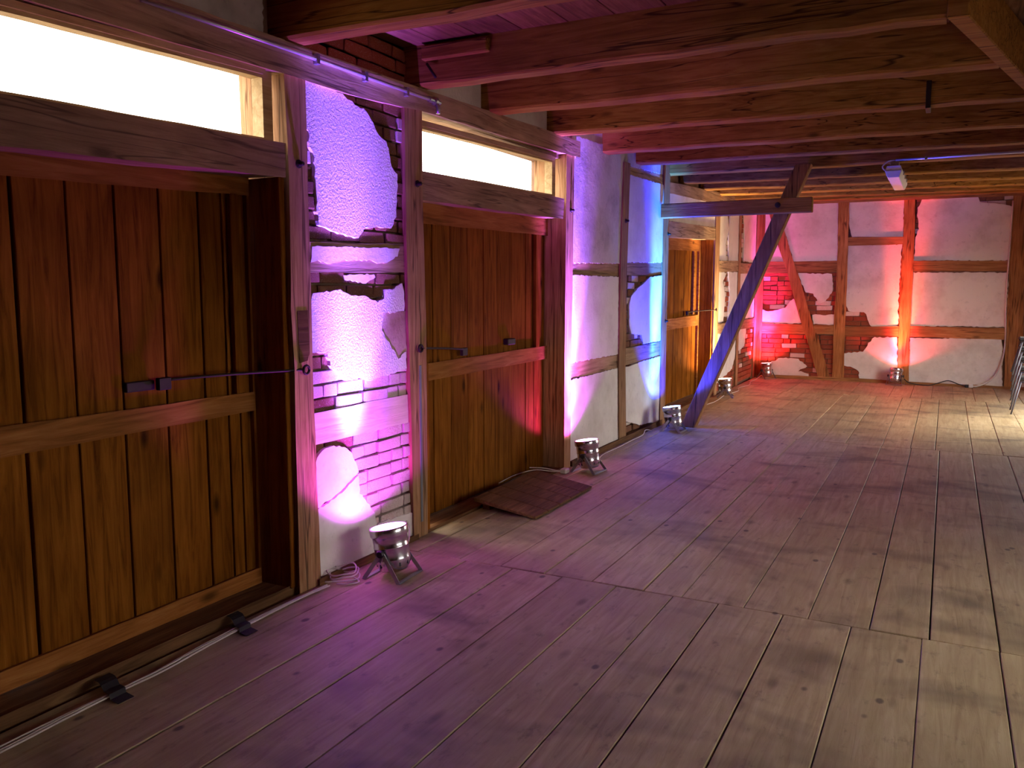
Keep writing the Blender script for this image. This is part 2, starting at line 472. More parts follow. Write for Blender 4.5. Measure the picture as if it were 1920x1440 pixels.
XW = 4.6          # right wall
Y0, Y1 = -2.6, 15.6
XF = -0.12        # the left wall stands a little further back beyond the strut
def beam_z(y): return 2.83 + 0.02*(y-4.5)

# ------------------------------------------------------------------ ground, roof slab
box('ground', (-40, -40, -0.5), (45, 55, -0.32), GRASS, None, 0, 'structure')

# ------------------------------------------------------------------ floor
floor = box('floor', (-0.30, Y0-0.3, -0.30), (XW+0.2, Y1+0.3, -0.034), DARKBACK, None, 0, 'structure')
def planks(xs, y0, y1, mat, seed, jit=0.02):
    rng = random.Random(seed)
    for a, b in zip(xs, xs[1:]):
        e0, e1 = y0 + 0.004, y1 - 0.004
        dz = rng.uniform(-0.003, 0.002)
        g = rng.choice((0.0012, 0.0018, 0.0022, 0.0035))
        ja, jb = rng.uniform(-jit, jit)*0.25, rng.uniform(-jit, jit)*0.25
        bm = bmesh.new()
        bm_box(bm, (a+g, e0+ja*0, -0.034), (b-g, e1, dz), 0.0035)
        mesh_obj('plank', bm, mat, floor)
def fill(xs, step, hi, rng):
    xs = list(xs)
    while xs[-1] < hi - step*0.6:
        xs.append(round(xs[-1] + step*rng.uniform(0.92, 1.08), 3))
    xs[-1] = hi
    return xs
rg = random.Random(3)
XA = fill([0.0, 0.20, 0.51, 0.82, 1.135, 1.455, 1.77, 2.01, 2.33, 2.645, 2.947, 3.255], 0.31, XW, rg)
XB = fill([0.0, 0.16, 0.46, 0.74, 1.02, 1.31, 1.606, 1.814, 2.135, 2.444, 2.722, 2.978, 3.26], 0.30, XW, rg)
XC = fill([-0.1, 0.18, 0.47, 0.75, 1.05, 1.368, 1.628, 1.86, 2.10, 2.45, 2.711, 2.938, 3.27, 3.53], 0.29, XW, rg)
XD = fill([-0.1, 0.2, 0.5, 0.78, 1.1, 1.38, 1.7, 1.98, 2.26, 2.55, 2.83, 3.12, 3.4], 0.29, XW, rg)
planks(XA, Y0, 4.14, W_FLOOR, 1)
planks(XB, 4.14, 9.24, W_FLOOR, 2)
planks(XC, 9.24, 13.6, W_FLOOR, 3)
planks(XD, 13.6, Y1, W_FLOOR, 4)

# ------------------------------------------------------------------ left wall
wl = bmesh.new()
ZT = 3.45
for a, b in (((-0.34, Y0-0.3, -0.3), (-0.06, 1.05, ZT)),
             ((-0.34, 3.30, -0.3), (-0.06, 4.44, ZT)),
             ((-0.34, 6.72, -0.3), (-0.06, 9.66, ZT)),
             ((-0.44, 9.66, -0.3), (-0.18, 9.80, ZT)),
             ((-0.44, 12.50, -0.3), (-0.18, Y1+0.3, ZT)),
             ((-0.34, 1.05, 2.72), (-0.06, 6.72, ZT)),
             ((-0.44, 9.80, 2.40), (-0.18, 12.50, ZT)),
             ((-0.34, 1.05, -0.3), (-0.06, 6.72, -0.05)),
             ((-0.44, 9.80, -0.3), (-0.18, 12.50, -0.05))):
    bm_box(wl, a, b)
wall_left = mesh_obj('wall_left', wl, MORTAR, None, kind='structure')

for i, p in enumerate(POSTS_LEFT):
    p = [(a, max(z, -0.02)) for a, z in p]
    timber('post', p, 0.012 if i < 3 else 0.008, -0.30, 'x', W_POST, wall_left, seed=20+i)
for i, p in enumerate(RAILS_LEFT):
    timber('rail', p, -0.014, -0.10, 'x', W_PALE if i == 1 else W_RAIL, wall_left, seed=40+i)
timber('post', [(1.0, -0.02), (1.0, 2.68), (1.14, 2.68), (1.14, -0.02)], 0.012, -0.30, 'x', W_POST, wall_left, seed=60)
# top plate carrying the beams, lintels above the gates
timber('top_plate', [(0.9, 2.60), (3.25, 2.660), (3.70, 2.662), (4.10, 2.682), (4.45, 2.706), (5.6, 2.725), (6.93, 2.765), (6.93, 2.885), (5.4, 2.845), (4.5, 2.82), (3.2, 2.80), (0.9, 2.76)], 0.035, -0.22, 'x', W_RAIL, wall_left, seed=61)
timber('lintel', [(1.10, 2.085), (1.83, 2.110), (3.235, 2.167), (3.245, 2.315), (1.83, 2.270), (1.10, 2.24)], 0.004, -0.31, 'x', W_RAIL, wall_left, seed=62)
timber('lintel', [(4.46, 2.170), (6.64, 2.213), (6.66, 2.368), (4.46, 2.327)], 0.004, -0.31, 'x', W_RAIL, wall_left, seed=63)
timber('sill_beam', [(1.12, -0.05), (3.28, -0.05), (3.28, 0.035), (1.12, 0.030)], -0.03, -0.33, 'x', W_SILL, wall_left, seed=64)
timber('sill_beam', [(4.45, -0.05), (6.72, -0.05), (6.72, 0.012), (4.45, 0.010)], -0.005, -0.33, 'x', W_SILL, wall_left, seed=65)
timber('sill_beam', [(6.84, -0.02), (9.52, -0.02), (9.52, 0.055), (6.84, 0.045)], 0.03, -0.08, 'x', W_SILL, wall_left, seed=66)
timber('sill_beam', [(3.40, -0.02), (4.34, -0.02), (4.34, 0.03), (3.40, 0.03)], 0.03, -0.08, 'x', W_SILL, wall_left, seed=67)
# recess boards at the far side of the gates (dark jambs)
box('jamb_board', (-0.26, 3.225, 0.03), (-0.02, 3.262, 2.16), W_DOOR, wall_left)
box('jamb_board', (-0.22, 6.74, 0.02), (-0.02, 6.765, 2.21), W_DOOR, wall_left)

for i, p in enumerate(PLASTER_A):
    plaster('plaster', p, -0.004, -0.07, 'x', P_ROUGH if i < 2 else P_SMOOTH, wall_left, seed=80+i, amp=0.006)
plaster('limewash_patch', SMEARS[0], -0.010, -0.03, 'x', P_SMOOTH, wall_left, seed=87, amp=0.004)
plaster('limewash_patch', SMEARS[1], -0.016, -0.05, 'x', P_SMOOTH, wall_left, seed=88, amp=0.004)
for i, p in enumerate(PLASTER_B):
    plaster('plaster', p, -0.006, -0.07, 'x', P_GREY if i == 0 else P_SMOOTH, wall_left, seed=90+i, amp=0.006)
plaster('plaster', [(8.10, 2.86), (9.60, 2.92), (9.60, 3.3), (6.90, 3.2), (6.90, 2.93), (8.10, 2.97)], -0.012, -0.07, 'x', P_GREY, wall_left, seed=97)
plaster('plaster', [(-2.6, 0.0), (1.0, 0.0), (1.0, 2.66), (-2.6, 2.60)], -0.006, -0.07, 'x', P_SMOOTH, wall_left, seed=98)
plaster('mortar_patch', [(4.02, 1.36), (4.05, 1.47), (4.29, 1.47), (4.30, 1.20), (4.19, 1.17), (4.11, 1.26)], -0.010, -0.07, 'x', P_BROKEN, wall_left, seed=101)
# infill between the beam ends above the plate
plaster('plaster', [(4.56, 2.82), (6.90, 2.88), (6.90, 3.16), (4.56, 3.12)], -0.03, -0.07, 'x', P_SMOOTH, wall_left, seed=99)
plaster('plaster', [(0.0, 2.74), (3.15, 2.79), (3.15, 3.10), (0.0, 3.02)], -0.02, -0.07, 'x', P_GREY, wall_left, seed=100)

# bricks, one mesh for each of six worn shapes
def worn_brick(seed):
    rng = random.Random(seed)
    bm = bmesh.new()
    bm_box(bm, (-0.5, -0.5, -0.5), (0.5, 0.5, 0.5), 0)
    bmesh.ops.bevel(bm, geom=list(bm.edges), offset=0.06, segments=1, affect='EDGES', profile=0.5)
    for v in bm.verts:
        v.co += Vector((rng.uniform(-.03, .03), rng.uniform(-.025, .025), rng.uniform(-.05, .05)))
    bmesh.ops.recalc_face_normals(bm, faces=bm.faces)
    return bm
BRICK = {}
for k, mt in (('red', B_RED), ('brown', B_BROWN), ('wash', B_WASH)):
    BRICK[k] = []
    for s in range(4):
        bm = worn_brick(s)
        me = bpy.data.meshes.new('brick'); bm.to_mesh(me); bm.free()
        me.materials.append(mt)
        BRICK[k].append(me)

def brickwork(region, covers, face, axis, parent, pick, seed, course=0.077, length=0.245, test=None):
    """lay bricks in a panel wherever the plaster has come off"""
    rng = random.Random(seed)
    a0, a1, z0, z1 = region
    z = z0; row = 0
    while z + course*0.5 < z1:
        zc = min(z+course, z1)
        a = a0 - (length*0.5 if row % 2 else rng.uniform(0, .04))
        while a < a1 - 0.03:
            L = length if rng.random() > 0.22 else length*0.5
            s0, s1 = max(a, a0), min(a+L, a1)
            a += L
            if s1 - s0 < 0.05: continue
            mid = ((s0+s1)/2, (z+zc)/2)
            probe = [(s0+.01, z+.01), (s1-.01, z+.01), (s0+.01, zc-.01), (s1-.01, zc-.01), mid]
            if test and not test(mid): continue
            hid = all(any(inside(p, c) for c in covers) for p in probe)
            if hid: continue
            k = pick(mid, rng)
            if k is None: continue
            o = bpy.data.objects.new('brick', rng.choice(BRICK[k]))
            w, h = (s1-s0)-0.012, (zc-z)-0.011
            dep = rng.uniform(-0.006, 0.008)
            if axis == 'x':
                o.location = (face + dep - 0.03, mid[0], mid[1]); o.scale = (0.06, w, h)
                o.rotation_euler = (rng.uniform(-.02, .02), 0, rng.uniform(-.02, .02))
            else:
                o.location = (mid[0], face - dep + 0.03, mid[1]); o.scale = (w, 0.06, h)
                o.rotation_euler = (0, rng.uniform(-.02, .02), rng.uniform(-.02, .02))
            link(o, parent)
        z += course; row += 1

def pickA(p, rng):
    y, z = p
    if z > 1.95: return 'wash' if rng.random() < 0.18 else 'brown'
    if z > 1.5: return 'brown'
    if z > 0.92: return 'wash' if y > 3.62 and z < 1.2 else ('wash' if rng.random() < .35 else 'brown')
    return 'wash' if y > 3.72 else 'brown'
brickwork((3.39, 4.32, 1.862, 2.70), [PLASTER_A[0]], -0.024, 'x', wall_left, pickA, 11)
brickwork((3.39, 4.32, 0.936, 1.70), [PLASTER_A[1]], -0.022, 'x', wall_left, pickA, 12)
brickwork((3.40, 4.345, 0.16, 0.772), PLASTER_A[2:], -0.020, 'x', wall_left, pickA, 13)
brickwork((8.26, 9.52, 0.985, 1.76), [PLASTER_B[3]], -0.026, 'x', wall_left, lambda p, r: 'brown' if r.random() < .8 else 'wash', 14)
brickwork((8.28, 9.52, 0.06, 0.80), [PLASTER_B[5]], -0.026, 'x', wall_left, lambda p, r: 'brown' if r.random() < .8 else 'wash', 15)
brickwork((3.43, 4.42, 2.825, 3.06), [], -0.05, 'x', wall_left, lambda p, r: 'red', 16)

timber('scarf_patch', [(3.292, 1.49), (3.365, 1.49), (3.372, 1.27), (3.355, 1.235), (3.300, 1.225)], 0.016, -0.02, 'x', W_SILL, wall_left, rough=0.002, bevel=0.003, seed=71)
# iron bolts and nails driven through the posts
bolt_me = None
for (x, y, z) in ((0.016, 3.329, 2.233), (0.016, 4.399, 2.252), (0.012, 6.79, 2.287), (0.012, 8.20, 2.298), (0.012, 9.66, 2.25), (0.012, 9.62, 1.23)):
    if bolt_me is None:
        bm = bmesh.new(); bm_lathe(bm, [(0.022, 0), (0.022, 0.006), (0.012, 0.008), (0.012, 0.03), (0.008, 0.034)], 10, True, True)
        bm.transform(Matrix.Rotation(math.radians(90), 4, 'Y'))
        bolt_me = bpy.data.meshes.new('bolt'); bm.to_mesh(bolt_me); bm.free(); bolt_me.materials.append(IRON)
    o = bpy.data.objects.new('bolt', bolt_me); o.location = (x, y, z); link(o, wall_left)

# far part of the left wall
FX = XF
for p in ([(9.70, -0.02), (9.70, 3.0), (9.84, 3.0), (9.84, -0.02)],
          [(12.45, -0.02), (12.42, 2.95), (12.66, 2.98), (12.72, -0.02)],
          [(14.02, -0.02), (14.0, 3.0), (14.14, 3.0), (14.16, -0.02)],
          [(15.42, -0.02), (15.40, 3.1), (15.58, 3.1), (15.58, -0.02)]):
    timber('post', p, FX+0.008, FX-0.28, 'x', W_POST, wall_left, seed=int(p[0][0]*10))
timber('top_plate', [(9.72, 2.765), (14.2, 2.92), (15.55, 2.96), (15.55, 3.13), (14.2, 3.10), (9.72, 2.875)], FX+0.02, FX-0.15, 'x', W_RAIL, wall_left, seed=161)
timber('lintel', [(9.80, 2.245), (12.46, 2.335), (12.46, 2.500), (9.80, 2.42)], FX+0.004, FX-0.30, 'x', W_RAIL, wall_left, seed=162)
for a, b in ((12.70, 14.03), (14.14, 15.42)):
    timber('rail', [(a, 1.87), (b, 1.91), (b, 2.06), (a, 2.02)], FX+0.003, FX-0.1, 'x', W_RAIL, wall_left, seed=int(a*7))
    timber('rail', [(a, 0.94), (b, 0.94), (b, 1.08), (a, 1.07)], FX+0.003, FX-0.1, 'x', W_RAIL, wall_left, seed=int(a*9))
far_pl = [
    [(9.82, 2.43), (12.44, 2.51), (12.44, 2.86), (9.82, 2.77)],
    [(12.70, 2.04), (13.20, 2.03), (13.14, 2.30), (13.30, 2.55), (13.12, 2.90), (12.68, 2.88)],
    [(13.34, 2.05), (14.0, 2.06), (14.0, 2.90), (13.38, 2.90), (13.30, 2.45)],
    [(14.42, 2.08), (15.40, 2.07), (15.40, 2.95), (14.30, 2.92), (14.44, 2.5)],
    [(12.72, 1.10), (13.1, 1.10), (13.2, 1.5), (13.0, 1.72), (13.24, 1.86), (12.72, 1.86)],
    [(13.42, 1.10), (14.0, 1.10), (14.0, 1.88), (13.36, 1.88), (13.5, 1.5)],
    [(14.2, 1.1), (15.4, 1.1), (15.4, 1.9), (14.2, 1.9)],
    [(12.74, 0.15), (13.8, 0.30), (14.0, 0.5), (14.0, 0.92), (12.74, 0.92)],
    [(14.2, 0.55), (14.7, 0.62), (14.8, 0.93), (14.2, 0.93)],
]
for i, p in enumerate(far_pl):
    plaster('plaster', p, FX-0.006, FX-0.07, 'x', P_SMOOTH, wall_left, seed=170+i, amp=0.012, step=0.05)
for reg, s in (((12.72, 14.02, 2.05, 2.92), 21), ((14.16, 15.42, 2.06, 2.95), 22), ((12.72, 14.02, 1.09, 1.86), 23), ((12.74, 14.02, 0.02, 0.93), 24), ((14.16, 15.42, 0.02, 0.93), 25)):
    brickwork(reg, far_pl, FX-0.022, 'x', wall_left, lambda p, r: r.choice(('brown', 'red', 'wash')) if p[1] > 0.3 else 'red', s, course=0.08, length=0.25)
timber('sill_beam', [(9.80, -0.05), (12.50, -0.05), (12.50, 0.03), (9.80, 0.03)], FX+0.02, FX-0.3, 'x', W_SILL, wall_left, seed=165)
box('jamb_board', (FX-0.26, 12.40, 0.03), (FX-0.02, 12.44, 2.33), W_DOOR, wall_left)

# ------------------------------------------------------------------ gates
def gate(n, xp, ys, z0, z1, rails, gap_at=None, narrow=None):
    """ys: plank edges; rails: (ya, yb, za0, za1, zb0, zb1) ledges across the boards"""
    bm = bmesh.new()
    lo, hi = ys[0], ys[-1]
    if gap_at:
        bm_box(bm, (xp-0.045, lo, z0), (xp-0.028, gap_at-0.0022, z1)); bm_box(bm, (xp-0.045, gap_at+0.0022, z0), (xp-0.028, hi, z1))
    else:
        bm_box(bm, (xp-0.045, lo, z0), (xp-0.028, hi, z1))
    d = mesh_obj(f'door_{n}', bm, DARKBACK, None, kind='structure')
    rng = random.Random(n)
    for i, (a, b) in enumerate(zip(ys, ys[1:])):
        dx = rng.uniform(-0.003, 0.004)
        g = rng.uniform(0.004, 0.008) if n == 1 else rng.uniform(0.006, 0.010) if n == 3 else rng.uniform(0.002, 0.004)
        box('plank', (xp-0.026, a+g, z0+rng.uniform(0, 0.008)), (xp+dx, b-g, z1), W_DOOR, d, 0.003)
    for j, (ya, yb, a0, a1, b0, b1, th) in enumerate(rails):
        timber('ledge', [(ya, a0), (yb, b0), (yb, b1), (ya, a1)], xp+th, xp+0.004, 'x', W_DOORRAIL, d, rough=0.002, bevel=0.005, seed=n*10+j)
    return d

g1 = gate(1, -0.25, [1.14, 1.33, 1.55, 1.78, 2.003, 2.227, 2.452, 2.682, 2.914, 3.06, 3.14, 3.22], 0.035, 2.20,
          [(1.14, 3.21, 2.00, 2.16, 2.08, 2.195, 0.035), (1.14, 3.20, 0.955, 1.075, 0.977, 1.066, 0.035), (1.14, 3.21, 0.04, 0.115, 0.04, 0.115, 0.03)])
box('edge_batten', (-0.245, 3.085, 1.07), (-0.215, 3.138, 2.08), W_DOOR, g1, 0.003)
box('stile', (-0.275, 3.205, 0.03), (-0.225, 3.222, 2.2), W_DOOR, g1, 0.002)
g2 = gate(2, -0.20, [4.60, 4.746, 4.895, 5.127, 5.372, 5.608, 5.84, 6.081, 6.337, 6.50, 6.714], 0.012, 2.20,
          [(4.56, 6.80, 2.040, 2.180, 2.076, 2.216, 0.035), (4.72, 6.695, 0.981, 1.092, 0.995, 1.100, 0.035)], gap_at=5.372)
box('edge_batten', (-0.195, 6.47, 1.10), (-0.165, 6.54, 2.07), W_DOOR, g2, 0.003)
box('stile', (-0.225, 6.70, 0.012), (-0.16, 6.735, 2.21), W_POST, g2, 0.003)
box('guide_strip', (-0.008, 4.40, 0.10), (0.016, 4.425, 1.12), GREYPAINT, wall_left, 0.002)
box('edge_board', (-0.06, 4.478, 0.02), (0.006, 4.52, 1.12), W_DOOR, wall_left, 0.003)
g3 = gate(3, -0.36, [9.80, 10.03, 10.27, 10.5, 10.74, 10.98, 11.2, 11.44, 11.68, 11.92, 12.13, 12.36], 0.035, 2.36,
          [(9.80, 12.40, 2.10, 2.24, 2.17, 2.33, 0.035), (9.85, 12.38, 1.06, 1.19, 1.075, 1.22, 0.035)])
box('edge_batten', (-0.355, 12.06, 1.24), (-0.325, 12.14, 2.16), W_DOORRAIL, g3, 0.003)
box('stile', (-0.38, 12.33, 0.03), (-0.32, 12.38, 2.35), W_DOORRAIL, g3, 0.003)

# hook-and-eye stays that hold the gates shut
def stay(parent, a, b, eye_x):
    h = tube('hook_bar', catmull([a, ((a[0]+b[0])/2, (a[1]+b[1])/2, (a[2]+b[2])/2 + 0.004), b], 6), 0.007, IRON, parent)
    bm = bmesh.new(); bm_box(bm, (a[0]-0.012, a[1]-0.05, a[2]-0.045), (a[0]+0.015, a[1]+0.02, a[2]+0.012), 0.004)
    mesh_obj('catch', bm, IRON, h)
    ring = [(b[0]+0.012, b[1]+0.022*math.cos(t*math.pi/6), b[2]+0.022*math.sin(t*math.pi/6)) for t in range(13)]
    tube('eye', ring, 0.007, IRON, h)
stay(g1, (-0.20, 2.64, 1.188), (0.022, 3.325, 1.186), 0)
box('latch_plate', (-0.25, 2.45, 1.145), (-0.225, 2.60, 1.19), IRON, g1, 0.004)
stay(g2, (-0.155, 5.25, 1.165), (0.022, 4.39, 1.231), 0)
box('latch_plate', (-0.20, 5.93, 1.155), (-0.15, 6.06, 1.205), IRON, g2, 0.006)
stay(g3, (-0.31, 11.72, 1.282), (-0.095, 12.46, 1.30), 0)
box('latch_plate', (-0.355, 10.06, 1.22), (-0.33, 10.2, 1.28), IRON, g3, 0.004)

# ------------------------------------------------------------------ transom windows
def window(n, lo, hi, x0, x1, pane_x):
    """lo/hi: inner glass edge lines (ya, za, yb, zb)"""
    (ya, za, yb, zb), (_, zc, _, zd) = lo, hi
    t = 0.045
    r = bmesh.new()
    bm_box(r, (x0, yb, zb-t), (x1, yb+t+0.02, zd+t))
    root = mesh_obj(f'window_{n}', r, W_FRAME, None, kind='structure')
    box('jamb', (x0, ya-t-0.02, za-t), (x1, ya, zc+t), W_FRAME, root, 0.003)
    timber('frame_rail', [(ya, za-t), (yb, zb-t), (yb, zb), (ya, za)], x0, x1, 'x', W_FRAME, root, 0.0015, 0.004, seed=n)
    timber('frame_rail', [(ya, zc), (yb, zd), (yb, zd+t), (ya, zc+t)], x0, x1, 'x', W_FRAME, root, 0.0015, 0.004, seed=n+5)
    timber('bead', [(ya, zc+0.012), (yb, zd+0.012), (yb, zd+0.034), (ya, zc+0.034)], x0+0.022, x0, 'x', W_FRAME, root, 0.001, 0.003, seed=n+9)
    prism('pane', [(ya-0.01, za-0.01), (yb+0.01, zb-0.01), (yb+0.01, zd+0.01), (ya-0.01, zc+0.01)], pane_x, pane_x-0.005, 'x', GLASS, root)
    return root
window(1, (1.20, 2.275, 3.145, 2.333), (1.20, 2.555, 3.145, 2.625), -0.035, -0.105, -0.075)
window(2, (4.505, 2.345, 6.50, 2.395), (4.505, 2.615, 6.50, 2.668), -0.035, -0.105, -0.075)

# ------------------------------------------------------------------ end wall
we = bmesh.new()
bm_box(we, (-0.45, Y1+0.06, -0.3), (4.12, Y1+0.36, 3.5)); bm_box(we, (4.12, Y1+0.06, -0.3), (4.5, Y1+0.36, 0.72))
bm_box(we, (4.12, Y1+0.06, 2.05), (4.5, Y1+0.36, 3.5)); bm_box(we, (4.5, Y1+0.06, -0.3), (XW+0.3, Y1+0.36, 3.5))
wall_end = mesh_obj('wall_end', we, MORTAR, None, kind='structure')
for i, p in enumerate(POSTS_END):
    timber('post', [(a, max(z, -0.02)) for a, z in p], Y1-0.012, Y1+0.12, 'y', W_POSTE, wall_end, rough=0.006, seed=200+i)
timber('post', [(-0.15, -0.02), (-0.16, 3.2), (-0.02, 3.2), (-0.02, -0.02)], Y1-0.008, Y1+0.1, 'y', W_POSTE, wall_end, seed=205)
timber('brace', BRACE_END, Y1-0.010, Y1+0.1, 'y', W_POSTE, wall_end, rough=0.005, seed=206)
for i, p in enumerate(RAILS_END):
    timber('rail', p, Y1-0.006, Y1+0.1, 'y', W_RAILX, wall_end, rough=0.004, seed=210+i)
timber('top_plate', [(-0.2, 3.10), (XW, 3.08), (XW, 3.26), (-0.2, 3.28)], Y1-0.05, Y1+0.15, 'y', W_RAILX, wall_end, seed=220)
timber('sill_beam', [(-0.2, -0.02), (XW, -0.02), (XW, 0.03), (2.6, 0.035), (1.4, 0.06), (0.3, 0.05), (-0.2, 0.02)], Y1-0.03, Y1+0.1, 'y', W_RAILX, wall_end, seed=221)
for i, p in enumerate(PLASTER_END):
    plaster('plaster', [(a, min(z, 3.2)) for a, z in p], Y1+0.002, Y1+0.07, 'y', P_END, wall_end, amp=0.012, step=0.04, seed=230+i)
def pickE(p, rng):
    x, z = p
    if x > 2.4: return 'brown' if rng.random() < .6 else 'wash'
    return 'red' if rng.random() < 0.86 else 'wash'
for j, reg in enumerate(((-0.02, 0.75, 0.99, 1.90), (0.40, 1.24, 0.98, 1.90), (-0.02, 1.0, 0.04, 0.80), (1.0, 1.24, 0.04, 0.80), (1.40, 2.27, 0.97, 1.30),
                         (1.41, 2.29, 0.04, 0.79), (2.42, 2.62, 2.1, 3.1), (3.2, 3.84, 2.85, 3.1), (2.20, 2.27, 1.3, 3.1))):
    brickwork(reg, PLASTER_END + ([BRACE_END]), Y1+0.024, 'y', wall_end, pickE, 300+j, course=0.085, length=0.26)
plaster('plaster', [(4.05, 0.0), (4.12, 0.72), (4.5, 0.72), (4.5, 2.05), (4.12, 2.05), (4.06, 3.1), (XW, 3.1), (XW, 0.0)], Y1+0.002, Y1+0.07, 'y', P_END, wall_end, seed=250, step=0.1)
r = bmesh.new()
bm_box(r, (4.12, Y1+0.03, 0.72), (4.17, Y1+0.12, 2.05)); bm_box(r, (4.45, Y1+0.03, 0.72), (4.5, Y1+0.12, 2.05))
bm_box(r, (4.17, Y1+0.03, 0.72), (4.45, Y1+0.12, 0.77)); bm_box(r, (4.17, Y1+0.03, 2.0), (4.45, Y1+0.12, 2.05))
w3 = mesh_obj('window_3', r, W_FRAME, None, kind='structure')
for a, b in ((4.165, 4.455),):
    box('pane', (a, Y1+0.07, 0.765), (b, Y1+0.075, 2.005), GLASS, w3, 0)

# ------------------------------------------------------------------ right wall and back wall (out of the picture), with an open gateway
OPEN = ((2.8, 5.0, 0.85, 1.70), (10.7, 13.2, -0.02, 2.2))
wr = bmesh.new()
prev = Y0-0.3
for a, b, h0, h1 in OPEN:
    bm_box(wr, (XW, prev, -0.3), (XW+0.3, a, 3.5)); bm_box(wr, (XW, a, h1), (XW+0.3, b, 3.5)); bm_box(wr, (XW, a, -0.3), (XW+0.3, b, h0)); prev = b
bm_box(wr, (XW, prev, -0.3), (XW+0.3, Y1+0.06, 3.5))
wall_right = mesh_obj('wall_right', wr, MORTAR, None, kind='structure')
for a, b, h0, h1 in OPEN:
    box('post', (XW-0.02, a-0.15, 0), (XW+0.05, a, 2.8), W_POST, wall_right); box('post', (XW-0.02, b, 0), (XW+0.05, b+0.15, 2.8), W_POST, wall_right)
    box('lintel', (XW-0.02, a, h1), (XW+0.05, b, h1+0.18), W_RAIL, wall_right)
a, b, h0, h1 = OPEN[0]
r = bmesh.new()
bm_box(r, (XW+0.1, a, h0), (XW+0.17, a+0.05, h1)); bm_box(r, (XW+0.1, b-0.05, h0), (XW+0.17, b, h1)); bm_box(r, (XW+0.1, a+0.05, h0), (XW+0.17, b-0.05, h0+0.05)); bm_box(r, (XW+0.1, a+0.05, h1-0.05), (XW+0.17, b-0.05, h1))
w4 = mesh_obj('window_4_offscreen', r, W_FRAME, None, kind='structure')
box('pane', (XW+0.13, a+0.045, h0+0.045), (XW+0.135, b-0.045, h1-0.045), GLASS, w4, 0)
box('wall_back', (-0.34, Y0-0.3, -0.3), (XW+0.3, Y0, 3.5), MORTAR, None, 0, 'structure')

# ------------------------------------------------------------------ ceiling
def ceil_z(y): return beam_z(y) + 0.24
bm = bmesh.new()
pts = [(-0.4, Y0-0.3), (XW+0.3, Y0-0.3), (XW+0.3, Y1+0.36), (-0.4, Y1+0.36)]
v0 = [bm.verts.new((x, y, ceil_z(y)+0.035)) for x, y in pts]; v1 = [bm.verts.new((x, y, ceil_z(y)+0.15)) for x, y in pts]
bm.faces.new(v0); bm.faces.new(v1)
for i in range(4): bm.faces.new((v0[i], v0[(i+1) % 4], v1[(i+1) % 4], v1[i]))
ceiling = mesh_obj('ceiling', bm, ROOF, None, kind='structure')
x = -0.06; rgc = random.Random(5)
while x < XW - 0.05:
    w = rgc.uniform(0.22, 0.29); xb = min(x+w, XW)
    hexa('ceiling_board', [(x+.003, Y0, ceil_z(Y0)), (xb-.003, Y0, ceil_z(Y0)), (xb-.003, Y1+.05, ceil_z(Y1)), (x+.003, Y1+.05, ceil_z(Y1)),
                           (x+.003, Y0, ceil_z(Y0)+.03), (xb-.003, Y0, ceil_z(Y0)+.03), (xb-.003, Y1+.05, ceil_z(Y1)+.03), (x+.003, Y1+.05, ceil_z(Y1)+.03)], W_CEIL, ceiling, 0.002)
    x = xb
def beam(yl, yr, w, xl, xr, h=0.24, seed=0):
    """far bottom edge at yl (left end) and yr (at x = 3.4)"""
    rng = random.Random(seed)
    bm = bmesh.new()
    n = 14; rings = []
    for i in range(n+1):
        x = xl + (xr-xl)*i/n
        y = yl + (yr-yl)*x/3.4
        z = beam_z(yl) + rng.uniform(-0.006, 0.006)
        zt = ceil_z(yl) + 0.03
        j = rng.uniform(-0.004, 0.004); c = 0.014
        ring = [(y-w+c+j, z), (y-c, z), (y, z+c), (y, zt), (y-w+j, zt), (y-w+j, z+c)]
        rings.append([bm.verts.new((x, a, b)) for a, b in ring])
    for a, b in zip(rings, rings[1:]):
        for k in range(6): bm.faces.new((a[k], a[(k+1) % 6], b[(k+1) % 6], b[k]))
    bm.faces.new(rings[0]); bm.faces.new(rings[-1])
    return mesh_obj('ceiling_beam', bm, W_BEAM, ceiling)
beam(-0.9, -0.9, 0.16, -0.1, XW, seed=1); beam(0.2, 0.2, 0.16, -0.1, XW, seed=2); beam(1.25, 1.25, 0.16, -0.1, XW, seed=3); beam(2.3, 2.3, 0.16, -0.1, XW, seed=4)
beam(3.36, 3.44, 0.14, -0.06, XW, seed=5)
b2 = beam(4.51, 4.52, 0.13, -0.06, 2.90, seed=6)
beam(5.46, 5.64, 0.17, -0.04, 3.16, seed=7)
for i, (yl, yr) in enumerate(((6.55, 6.80), (7.75, 8.02), (8.72, 9.08), (9.85, 10.05), (10.85, 11.3), (11.85, 12.35), (12.75, 13.3), (13.7, 14.1), (14.5, 14.65))):
    beam(yl, yr, 0.17, -0.04 if yl < 9.6 else -0.15, XW, seed=20+i)
box('iron_strap', (2.765, 6.572, 2.845), (2.797, 6.768, 3.03), IRON, ceiling, 0.003)
# trimmer at the stair opening
hexa('trimmer', [(2.90, 4.38, 2.815), (2.99, 4.38, 2.815), (3.46, 6.62, 2.86), (3.39, 6.62, 2.86),
                 (2.90, 4.38, 3.06), (2.99, 4.38, 3.06), (3.48, 6.62, 3.10), (3.39, 6.62, 3.10)], W_BEAM, ceiling, 0.006)
# short batten and spike on the second beam
box('batten', (0.10, 4.33, 2.965), (0.55, 4.378, 3.045), W_BEAM, ceiling, 0.006)
tube('spike', [(0.12, 4.365, 2.95), (0.19, 4.352, 2.86)], 0.008, IRON, ceiling)

